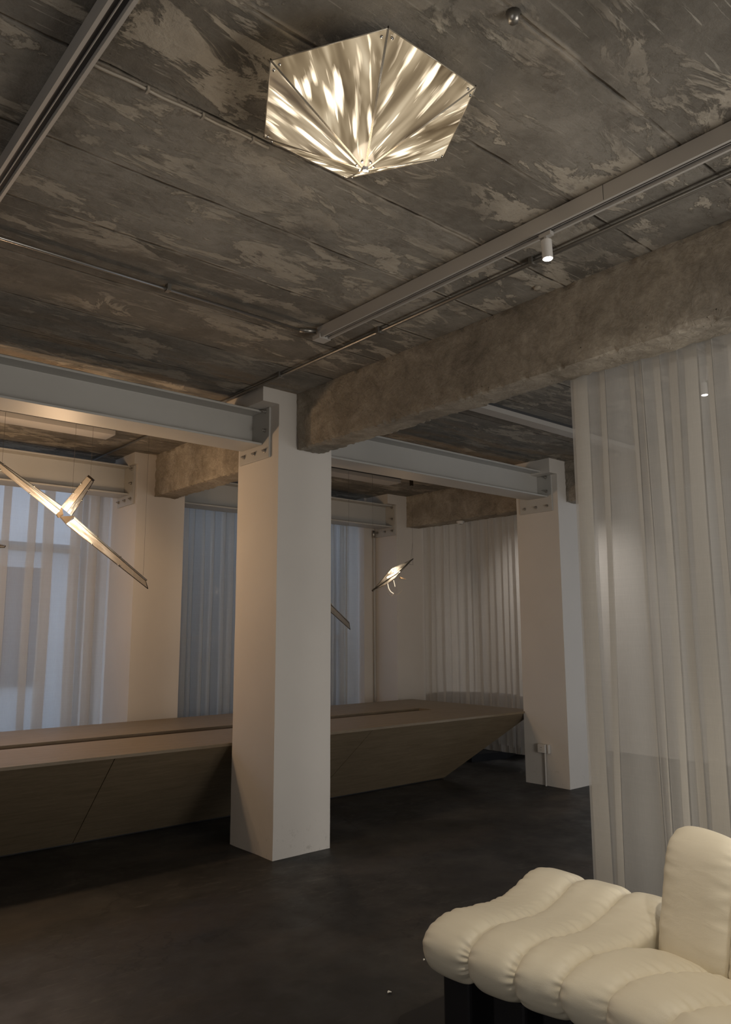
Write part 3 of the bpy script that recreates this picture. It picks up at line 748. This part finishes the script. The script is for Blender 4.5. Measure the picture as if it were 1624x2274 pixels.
# ------------------------------------------------------------------ six-sided ceiling lamp
HX, HY, HR, HZ, AZ = 1.456, 1.703, 0.362, 3.15, 2.952
lamp = tag(empty('ceiling_lamp', (HX, HY, CEIL)), 'lit six-sided pyramid lamp of ribbed acrylic panels on the concrete ceiling', 'lamp')
hexp = [Vector((HX + HR * math.cos(math.radians(60 * k)), HY + HR * math.sin(math.radians(60 * k)), HZ)) for k in range(6)]
apex = Vector((HX, HY, AZ))
for k in range(6):
    a, b = hexp[k], hexp[(k + 1) % 6]; cen = (a + b + apex) / 3
    n = (a - apex).cross(b - apex).normalized()
    if n.z > 0: n = -n
    sh = 0.984
    A, B, P = cen + (a - cen) * sh, cen + (b - cen) * sh, cen + (apex - cen) * sh
    N = 10; m = MB()
    # panel as a thin plate, divided so that the uv runs from tip to rim
    for i in range(N):
        for j in range(N):
            q = []
            for (ii, jj) in ((i, j), (i + 1, j), (i + 1, j + 1), (i, j + 1)):
                w_ = ii / N; u_ = jj / N
                p = P + (A.lerp(B, u_) - P) * w_; q.append((p, (u_, w_)))
            if i == 0: q = q[:1] + q[1:3]
            m.poly([p for p, _ in q], [uv for _, uv in q])
            m.poly([p - n * 0.004 for p, _ in q][::-1], [uv for _, uv in q][::-1])
    pn = m.build('panel', M['lamp_panel'], lamp, fix=False)
    e = MB()
    for s, t2 in ((P, A), (A, B), (B, P)):
        e.tube([s, t2], 0.0019, 6)
    e.build('panel_edge', M['clear'], pn, smooth=True)
    # standoff pins near the three corners
    for c in (A, B, P):
        q = c + (cen - c).normalized() * 0.026
        pin = MB().tube([q - n * 0.006, q + n * 0.007], 0.0042, 8); pin.build('pin', M['chrome'], pn, smooth=True)
for k in range(6):
    MB().tube([hexp[k] + Vector((0, 0, 0.004)), apex + Vector((0, 0, 0.004))], 0.0022, 6).build('seam_rod', M['dark_metal'], lamp, smooth=True)
MB().tube([apex + Vector((0, 0, .012)), apex + Vector((0, 0, -.003))], [0.016, 0.009], 6).build('tip_hub', M['chrome'], lamp)
MB().prism([(HX + 0.29 * math.cos(math.radians(60 * k)), HY + 0.29 * math.sin(math.radians(60 * k)), HZ + .034) for k in range(6)], (0, 0, 0.006)).build('light_block_plate', M['dark_metal'], lamp)  # added plate, keeps the LED light off the ceiling
MB().tube([(HX, HY, HZ + .04), (HX, HY, CEIL)], 0.07, 24).build('ceiling_mount', M['dark_metal'], lamp)
m = MB()
for k in range(6):
    a, b = hexp[k].copy(), hexp[(k + 1) % 6].copy()
    for q in (a, b): q.z = HZ + 0.012; q.x = HX + (q.x - HX) * .93; q.y = HY + (q.y - HY) * .93
    m.tube([a, b], 0.006, 6)
m.build('rim_frame', M['dark_metal'], lamp)
m = MB()
for k in range(3):
    a = math.radians(60 * k); m.tube([(HX + .3 * math.cos(a), HY + .3 * math.sin(a), HZ + .02), (HX - .3 * math.cos(a), HY - .3 * math.sin(a), HZ + .03)], 0.008, 6)
m.build('led_strip', M['led'], lamp)
point_light('ceiling_lamp_glow', (HX, HY, AZ - 0.06), 2.2, (1.0, 0.80, 0.58), 0.12)

# ------------------------------------------------------------------ hanging lamps
def plate(m, quad, th=0.003, uvs=((0, 0), (0, 1), (1, 1), (1, 0))):
    q = [Vector(p) for p in quad]; n = (q[1] - q[0]).cross(q[3] - q[0]).normalized() * th
    N = 8
    def P(u, w, o): return (q[0].lerp(q[1], w)).lerp(q[3].lerp(q[2], w), u) + o
    for o, fl in ((n * 0, False), (n, True)):
        for i in range(N):
            c = [(0, i / N), (0, (i + 1) / N), (1, (i + 1) / N), (1, i / N)]
            if fl: c = c[::-1]
            m.poly([P(u, w, o) for u, w in c], [(u, w) for u, w in c])
    return m
def wing(root, up0, lo0, rd0, up1, lo1, rd1, pins=(0.30, 0.62)):
    """V shaped arm: two plates meeting at a ridge, from hub end 0 to tip 1"""
    for e0, e1, nm in ((up0, up1, 'upper_panel'), (lo0, lo1, 'lower_panel')):
        pl = plate(MB(), [rd0, rd1, e1, e0]).build(nm, M['wing'], root, fix=False)
        MB().tube([e0, e1], 0.0032, 6).tube([e1, rd1], 0.003, 6).build('rim', M['dark_metal'], pl, smooth=True)
        for s in pins:
            c = Vector(e0).lerp(Vector(e1), s); MB().tube([c + Vector((0, .008, 0)), c + Vector((0, -.014, 0))], 0.0055, 8).build('pin', M['chrome'], pl, smooth=True)
    MB().tube([rd0, rd1], 0.0025, 6).build('ridge_rod', M['dark_metal'], root, smooth=True)
Y = 6.2
def wires(root, tops, cups=True):
    for (x, y, z), zt_ in tops:
        MB().tube([(x, y, z), (x + .0, y, zt_ - .03)], 0.0012, 5).build('wire', M['wire'], root)
        MB().tube([(x, y, zt_ - .035), (x, y, zt_)], [0.010, 0.014], 10).build('ceiling_cup', M['dark_metal'], root)
bird = tag(empty('hanging_lamp', (2.1, Y, 2.43)), 'large lit three-winged hanging lamp at the left, above the table', 'lamp', 'winged hanging lamps')
def build_bird(root, d, full=True):
    d = Vector(d)
    def A(x, y, z): return Vector((x, Y + y, z)) + d
    # long right wing
    wing(root, A(2.192, .0, 2.436), A(2.125, -.01, 2.372), A(2.175, -.055, 2.410), A(2.848, .02, 1.954), A(2.860, .02, 1.880), A(2.823, -.01, 1.945))
    # left wing
    if full: wing(root, A(2.087, .0, 2.514), A(2.046, -.01, 2.441), A(2.062, -.055, 2.468), A(1.36, .02, 2.966), A(1.352, .02, 2.93), A(1.38, -.01, 2.945))
    # short wing standing towards the viewer
    wing(root, A(2.091, .02, 2.507), A(2.180, .02, 2.445), A(2.118, -.05, 2.462), A(2.262, -.05, 2.770), A(2.316, -.05, 2.733), A(2.284, -.09, 2.738), (0.45, 0.75))
    MB().prism([A(2.262, -.05, 2.772), A(2.316, -.05, 2.735), A(2.284, -.09, 2.74)], (0.012, 0, 0.012)).build('tip_cap', M['dark_metal'], root)
    hb = MB().prism([A(2.075, .0, 2.425), A(2.188, .0, 2.440), A(2.128, .0, 2.372)], (0, -0.03, 0)).build('hub', M['hub'], root)
    MB().prism([A(2.050, .01, 2.442), A(2.090, .01, 2.50), A(2.105, .01, 2.44), A(2.07, .01, 2.415)], (0, -0.02, 0)).build('hub_plate', M['hub'], hb)
    for a, b in ((A(2.19, -.02, 2.405), A(2.26, -.02, 2.345)), (A(2.05, -.02, 2.475), A(1.98, -.02, 2.53)), (A(2.13, -.02, 2.475), A(2.165, -.03, 2.55))):
        MB().tube([a, b], 0.006, 8).build('led_strip', M['led'], root, smooth=True)
build_bird(bird, (0, 0, 0))
wires(bird, [((2.165, 6.19, 2.63), CEIL), ((2.284, 6.13, 2.745), CEIL), ((2.800, 6.19, 1.99), CEIL), ((1.62, 6.19, 2.80), CEIL)])
b3 = tag(empty('hanging_lamp', (4.25, Y, 2.08)), 'hanging lamp mostly hidden by the big pillar, only its pointed tip visible', 'lamp', 'winged hanging lamps')
build_bird(b3, (2.235, 0, -0.345), False)
wires(b3, [((5.05, 6.19, 1.63), CEIL)])
b4 = tag(empty('hanging_lamp', (0.9, Y, 2.69)), 'hanging lamp whose small dark tip enters at the left picture edge', 'lamp', 'winged hanging lamps')
def build_dart(root, d):
    d = Vector(d)
    A = lambda x, y, z: Vector((x, Y + y, z)) + d
    wing(root, A(.0, 0, .07), A(.0, 0, -.05), A(0, -.05, .0), A(.80, .02, .008), A(.80, .02, -.012), A(.80, -.005, 0))
    MB().prism([A(-.06, 0, .06), A(.02, 0, .07), A(.02, 0, -.05), A(-.06, 0, -.04)], (0, -.03, 0)).build('hub', M['hub'], root)
build_dart(b4, (1.052, 0.6, 2.228))
wires(b4, [((1.2, 6.79, 2.235), CEIL)])

leaf = tag(empty('hanging_lamp', (5.70, Y, 2.13)), 'lit leaf-shaped hanging lamp seen end-on, with curled strips below', 'lamp', 'winged hanging lamps')
def L_(x, z, y=0.0): return Vector((x, Y + y, z))
TA, TB = L_(5.35, 1.948, -.05), L_(6.041, 2.329, .05)
top1, top2, lo1, lo2 = L_(5.655, 2.192), L_(5.745, 2.214, .03), L_(5.605, 2.030), L_(5.737, 2.095, .03)
fr = lambda s, y=-.045: TA.lerp(TB, s) + Vector((0, y, 0))
def leafpart(name, pts, uv):
    m = MB(); m.poly(pts, uv); m.poly([p + Vector((0, .004, 0)) for p in pts][::-1], uv[::-1])
    return m.build(name, M['wing'], leaf, fix=False)
mid = fr(.5)
leafpart('upper_panel', [TA, mid, top1], [(0, .9), (0, 0), (1, .12)])
leafpart('upper_panel', [mid, TB, top2, top1], [(0, 0), (0, .9), (1, .1), (1, .12)])
leafpart('lower_panel', [TA, lo1, lo2, mid], [(0, .9), (1, .25), (1, .1), (0, 0)])
leafpart('lower_panel', [mid, lo2, L_(5.849, 2.20, .03), TB], [(0, 0), (1, .1), (.5, .35), (0, .9)])
MB().tube([TA - (TB - TA) * .0, fr(.5, -.052), TB], 0.0055, 8).build('ridge_rod', M['dark_metal'], leaf, smooth=True)
MB().tube([TA, top1, top2, TB], 0.0025, 6).build('rim', M['dark_metal'], leaf, smooth=True)
MB().tube([TA, lo1, lo2, TB], 0.0025, 6).build('rim', M['dark_metal'], leaf, smooth=True)
MB().tube([TA + Vector((-.01, 0, -.006)), TA.lerp(TB, .09)], [0.010, 0.008], 8).build('tip_cap', M['dark_metal'], leaf, smooth=True)
MB().prism([L_(5.725, 2.105, -.07), L_(5.80, 2.078, -.09), L_(5.735, 2.085, -.07)], (0, .02, 0)).build('fin', M['hub'], leaf)
MB().tube([L_(5.60, 2.095, .0), L_(5.78, 2.17, .0)], 0.011, 8).build('led_strip', M['led'], leaf, smooth=True)
def arc(pts, n=10):
    out = []
    P_ = [Vector(p) for p in pts]; P_ = [P_[0] * 2 - P_[1]] + P_ + [P_[-1] * 2 - P_[-2]]
    for i in range(1, len(P_) - 2):
        for k in range(n):
            t = k / n; a, b, c, d = P_[i - 1:i + 3]
            out.append(0.5 * ((2 * b) + (c - a) * t + (2 * a - 5 * b + 4 * c - d) * t * t + (3 * b - a - 3 * c + d) * t ** 3))
    out.append(P_[-2]); return out
MB().tube(arc([L_(5.604, 2.032), L_(5.622, 1.978), L_(5.65, 1.945), L_(5.688, 1.926)]), 0.0045, 6).build('curled_strip', M['curl'], leaf, smooth=True)
MB().tube(arc([L_(5.606, 2.00), L_(5.612, 1.92), L_(5.646, 1.896), L_(5.685, 1.92), L_(5.69, 1.935)]), 0.002, 6).build('curled_strip', M['clear'], leaf, smooth=True)
MB().tube(arc([L_(5.692, 2.07), L_(5.705, 2.03), L_(5.712, 2.0)]), 0.004, 6).build('curled_strip', M['curl'], leaf, smooth=True)
MB().tube(arc([L_(5.705, 1.918), L_(5.745, 1.915), L_(5.785, 1.933), L_(5.82, 1.97)]), 0.0014, 6).build('curled_strip', M['clear'], leaf, smooth=True)
wires(leaf, [((6.035, 6.25, 2.33), CEIL), ((5.35, 6.15, 1.95), CEIL)])
MB().tube([(6.035, 6.25, 2.52), (6.008, 6.25, 2.32)], 0.0012, 5).tube([(6.037, 6.25, 2.33), (6.04, 6.25, 2.262), (5.99, 6.25, 2.262), (5.97, 6.25, 2.29)], 0.0016, 5).build('wire_loop', M['wire'], leaf)
box('ceiling_bracket', M['dark_metal'], (6.02, 6.05, 6.24, 6.27, 3.17, CEIL), leaf)

point_light('winged_lamp_glow', (1.9, 5.9, 2.2), 17, WARM, 0.07)
point_light('winged_lamp_glow_up', (2.05, 6.05, 2.56), 2, WARM, 0.07)
point_light('hidden_lamp_glow', (4.35, 6.1, 2.0), 2.5, WARM, 0.06)
point_light('leaf_lamp_glow', (5.70, 6.02, 2.12), 1.3, WARM, 0.06)
point_light('left_lamp_glow', (0.9, 6.1, 2.15), 10, WARM, 0.06)

# ------------------------------------------------------------------ sofa
def crom(pts, n):
    """closed Catmull-Rom through the points"""
    P_ = [Vector((a, b, 0)) for a, b in pts]; N = len(P_); out = []
    for i in range(N):
        a, b, c, d = P_[i - 1], P_[i], P_[(i + 1) % N], P_[(i + 2) % N]
        for k in range(n):
            t = k / n
            out.append(0.5 * ((2 * b) + (c - a) * t + (2 * a - 5 * b + 4 * c - d) * t * t + (3 * b - a - 3 * c + d) * t ** 3))
    return out
def pillow(prof, mapf, inset=0.05, across=34, per=12, seed=0, wr=0.006, wzone=None, pk=0.008):
    """stuffed tube: closed profile (s,z), pinched towards both seams; mapf(s,t,z) -> world"""
    loop = crom(prof, per); N = len(loop)
    nor = []
    for i in range(N):
        t = (loop[(i + 1) % N] - loop[i - 1]).normalized(); nor.append(Vector((t.y, -t.x, 0)))
    area = sum(loop[i].x * loop[(i + 1) % N].y - loop[(i + 1) % N].x * loop[i].y for i in range(N))
    if area < 0: nor = [-n for n in nor]
    rows = []
    for j in range(across + 1):
        tj = j / across; c = abs(2 * tj - 1)
        # crowd rows near the seams
        tj = 0.5 + 0.5 * math.copysign(1 - (1 - c) ** 1.5, 2 * tj - 1) if 0 < tj < 1 else tj
        c = abs(2 * tj - 1)
        k = inset * (1 - (max(0.0, 1 - c ** 3.4)) ** 0.5)
        row = []
        for i, (p, n) in enumerate(zip(loop, nor)):
            q = p - n * k
            mask = c ** 2 * (1 - c ** 12)
            r = mnoise.noise(Vector((p.x * 34, p.y * 34, seed + (0 if tj < .5 else 7)))) * wr * mask * 1.6
            r += mnoise.noise(Vector((p.x * 5, p.y * 5, tj * 2 + seed))) * 0.0035
            if wzone:
                z_ = math.exp(-((p.x - wzone[0]) / wzone[1]) ** 2) if p.y > 0.36 else 0
                r += z_ * 0.0010 * math.sin((p.x + 0.10 * math.sin(tj * 3 + seed)) * 150 + 2 * mnoise.noise(Vector((p.x * 9, tj * 3, seed)))) * (0.4 + 0.6 * c)
            if p.y > 0.34:
                g_ = math.exp(-((1 - c) / 0.22) ** 2) * (1 - c ** 14)
                f_ = mnoise.noise(Vector((p.x * 7 + seed * 3, p.y * 4, 3.0 if tj < .5 else 8.0)))
                r -= g_ * pk * max(0.0, f_ * 1.6 - 0.05) * (1 + math.sin(i * 2 * PI / (6.5 + 2 * f_) + seed))
            q = q + n * r
            row.append(mapf(q.x, tj, q.y))
        rows.append(row)
    m = MB().grid(rows, closed=True)
    w = len(rows[0]); last = len(rows) - 1
    for e in (0, last):
        cen = sum((Vector(p) for p in rows[e]), Vector()) / w
        b = len(m.v); m.v.append(tuple(cen))
        for i in range(w): m.f.append((e * w + i, e * w + (i + 1) % w, b))
    return m
SEAT = [(0.02, .290), (-.035, .345), (-.035, .415), (0.03, .462), (.14, .476), (.30, .457), (.46, .447), (.60, .465), (.72, .492), (.83, .478), (.91, .435), (.945, .375), (.90, .31), (.72, .272), (.4, .268), (.15, .272)]
SHORT = [(0.02, .290), (-.035, .345), (-.035, .415), (0.03, .460), (.12, .474), (.24, .468), (.36, .445), (.46, .410), (.53, .36), (.50, .31), (.36, .275), (.15, .272)]
sofa = tag(empty('sofa', (2.45, 1.55, 0)), 'cream leather sofa of stuffed segments on black legs, at the lower right', 'sofa')
def seat(fl, fr_, rl, rr, prof, D, seed, dz=0.0):
    """corners of the segment in plan: front left/right, rear left/right"""
    fl, fr_, rl, rr = [Vector((*p, 0)) for p in (fl, fr_, rl, rr)]
    def mp_(s, t, z):
        k = s / D; a = fl.lerp(rl, k) if True else 0; b = fr_.lerp(rr, k)
        p = a.lerp(b, t); return (p.x, p.y, z + dz)
    o = pillow(prof, mp_, 0.042, 36, 18, seed, 0.007, (0.36, 0.16)).build('seat_segment', M['leather'], sofa, smooth=True)
    return o
DS = 0.945
seat((2.115, 2.155), (2.125, 1.935), (3.06, 2.275), (3.06, 2.045), SEAT, DS, 1)
seat((2.120, 1.940), (2.140, 1.745), (3.06, 2.050), (3.06, 1.815), SEAT, DS, 2)
seat((2.135, 1.750), (2.175, 1.580), (3.06, 1.820), (3.06, 1.580), SEAT, DS, 3)
seat((2.165, 1.590), (2.185, 1.415), (2.74, 1.560), (2.66, 1.260), SHORT, 0.53, 4)
seat((2.165, 1.425), (2.130, 1.215), (2.68, 1.290), (2.54, 0.985), SHORT, 0.53, 5, 0.004)
seat((2.135, 1.230), (2.050, 1.020), (2.57, 1.010), (2.37, 0.750), SHORT, 0.53, 6, 0.006)
seat((2.06, 1.030), (1.93, 0.840), (2.39, 0.765), (2.16, 0.560), SHORT, 0.53, 7, 0.006)
BACK = [(0.00, .335), (-.012, .42), (0.0, .55), (.012, .68), (.035, .765), (.09, .812), (.15, .790), (.185, .71), (.19, .55), (.185, .38), (.15, .27), (.05, .27)]
def back(bl, br, dirv, seed, dz=0):
    bl = Vector((*bl, 0)); br = Vector((*br, 0)); dv = Vector((*dirv, 0)).normalized()
    def mp_(s, t, z):
        p = bl.lerp(br, t) + dv * (s + (z - .36) * 0.10); return (p.x, p.y, z + dz)
    return pillow(BACK, mp_, 0.045, 36, 18, seed, 0.004).build('backrest_segment', M['leather'], sofa, smooth=True)
back((2.655, 1.560), (2.560, 1.270), (0.95, -0.28), 11)
back((2.560, 1.275), (2.40, 1.00), (0.88, -0.48), 12)
back((2.40, 1.005), (2.19, 0.76), (0.80, -0.60), 13)
for a in ((2.165, 2.34, 1.985, 2.115), (2.185, 2.36, 1.76, 1.90), (2.22, 2.40, 1.60, 1.72), (2.20, 2.36, 1.42, 1.55), (2.18, 2.34, 1.22, 1.36)):
    box('leg', M['black'], (a[0], a[1], a[2], a[3], 0.0, 0.285), sofa, 0.012)
for a in ((2.75, 2.92, 2.0, 2.2), (2.75, 2.92, 1.72, 1.95)):
    box('leg', M['black'], (a[0], a[1], a[2], a[3], 0.0, 0.285), sofa, 0.012)
# rounded plinth under the end leg
def rrect(x0, x1, y0, y1, r, z, n=8):
    out = []
    for cx, cy, a0 in ((x1 - r, y1 - r, 0), (x0 + r, y1 - r, 90), (x0 + r, y0 + r, 180), (x1 - r, y0 + r, 270)):
        for k in range(n + 1):
            a = math.radians(a0 + 90 * k / n); out.append((cx + r * math.cos(a), cy + r * math.sin(a), z))
    return out
MB().prism(rrect(2.19, 2.62, 1.9, 2.425, 0.07, 0.0), (0, 0, 0.012)).build('plinth', M['black_plinth'], sofa)

# grey sofa behind the far right curtain
gs = tag(empty('sofa', (7.9, 6.6, 0)), 'dark grey sofa on a black base, dimly visible behind the far right curtain', 'sofa')
GB = [(0, .30), (-.02, .5), (0.02, .68), (.08, .755), (.18, .765), (.26, .70), (.28, .5), (.26, .30)]
pillow(GB, lambda s, t, z: (7.55 + s, 6.02 + t * 1.7 + (0.10 * (z - .3) if t < .5 else 0), z - 0.06 * t), 0.06, 20, 8, 3, 0.002).build('backrest', M['grey_fabric'], gs, smooth=True)
pillow([(0, .12), (-.02, .2), (0.0, .30), (.2, .335), (.6, .33), (.68, .24), (.66, .12)], lambda s, t, z: (7.80 + s, 6.02 + t * 1.7, z), 0.04, 16, 8, 4, 0.002).build('seat', M['grey_fabric'], gs, smooth=True)
MB().prism([(7.0, 6.30, 0), (7.55, 6.22, 0), (8.15, 6.46, 0), (8.2, 7.6, 0), (7.2, 7.4, 0)], (0, 0, 0.085)).build('base', M['black'], gs)

# bits on the floor
def flake(x, y, s, label, seed):
    r = random.Random(seed); n = 6
    pts = [(x + s * r.uniform(.5, 1) * math.cos(2 * PI * k / n), y + s * r.uniform(.4, .9) * math.sin(2 * PI * k / n), 0.003 + r.uniform(0, .006)) for k in range(n)]
    o = MB().prism(pts, (0, 0, 0.0012)).build('paper_scrap', M['paper'], fix=True)
    return tag(o, label, 'scrap')
flake(2.352, 2.612, 0.012, 'tiny crumpled white scrap lying on the dark floor left of the sofa', 2)
flake(2.690, 2.745, 0.007, 'tiny white chip on the floor touching the sofa outline', 5)

# pieces stuck to the ceiling
k = tag(MB().tube([(1.598, 1.211, CEIL), (1.598, 1.211, CEIL - .03)], [0.022, 0.014], 12).build('ceiling_plug', M['conduit'], smooth=True), 'small dark round plug in the ceiling above the lit lamp', 'plug')
k = tag(MB().tube([(3.10, 2.262, CEIL), (3.10, 2.262, CEIL - .016)], [0.024, 0.015], 12).build('ceiling_plug', M['beam'], smooth=True), 'small pale plug in the ceiling by the nearest concrete beam', 'plug')
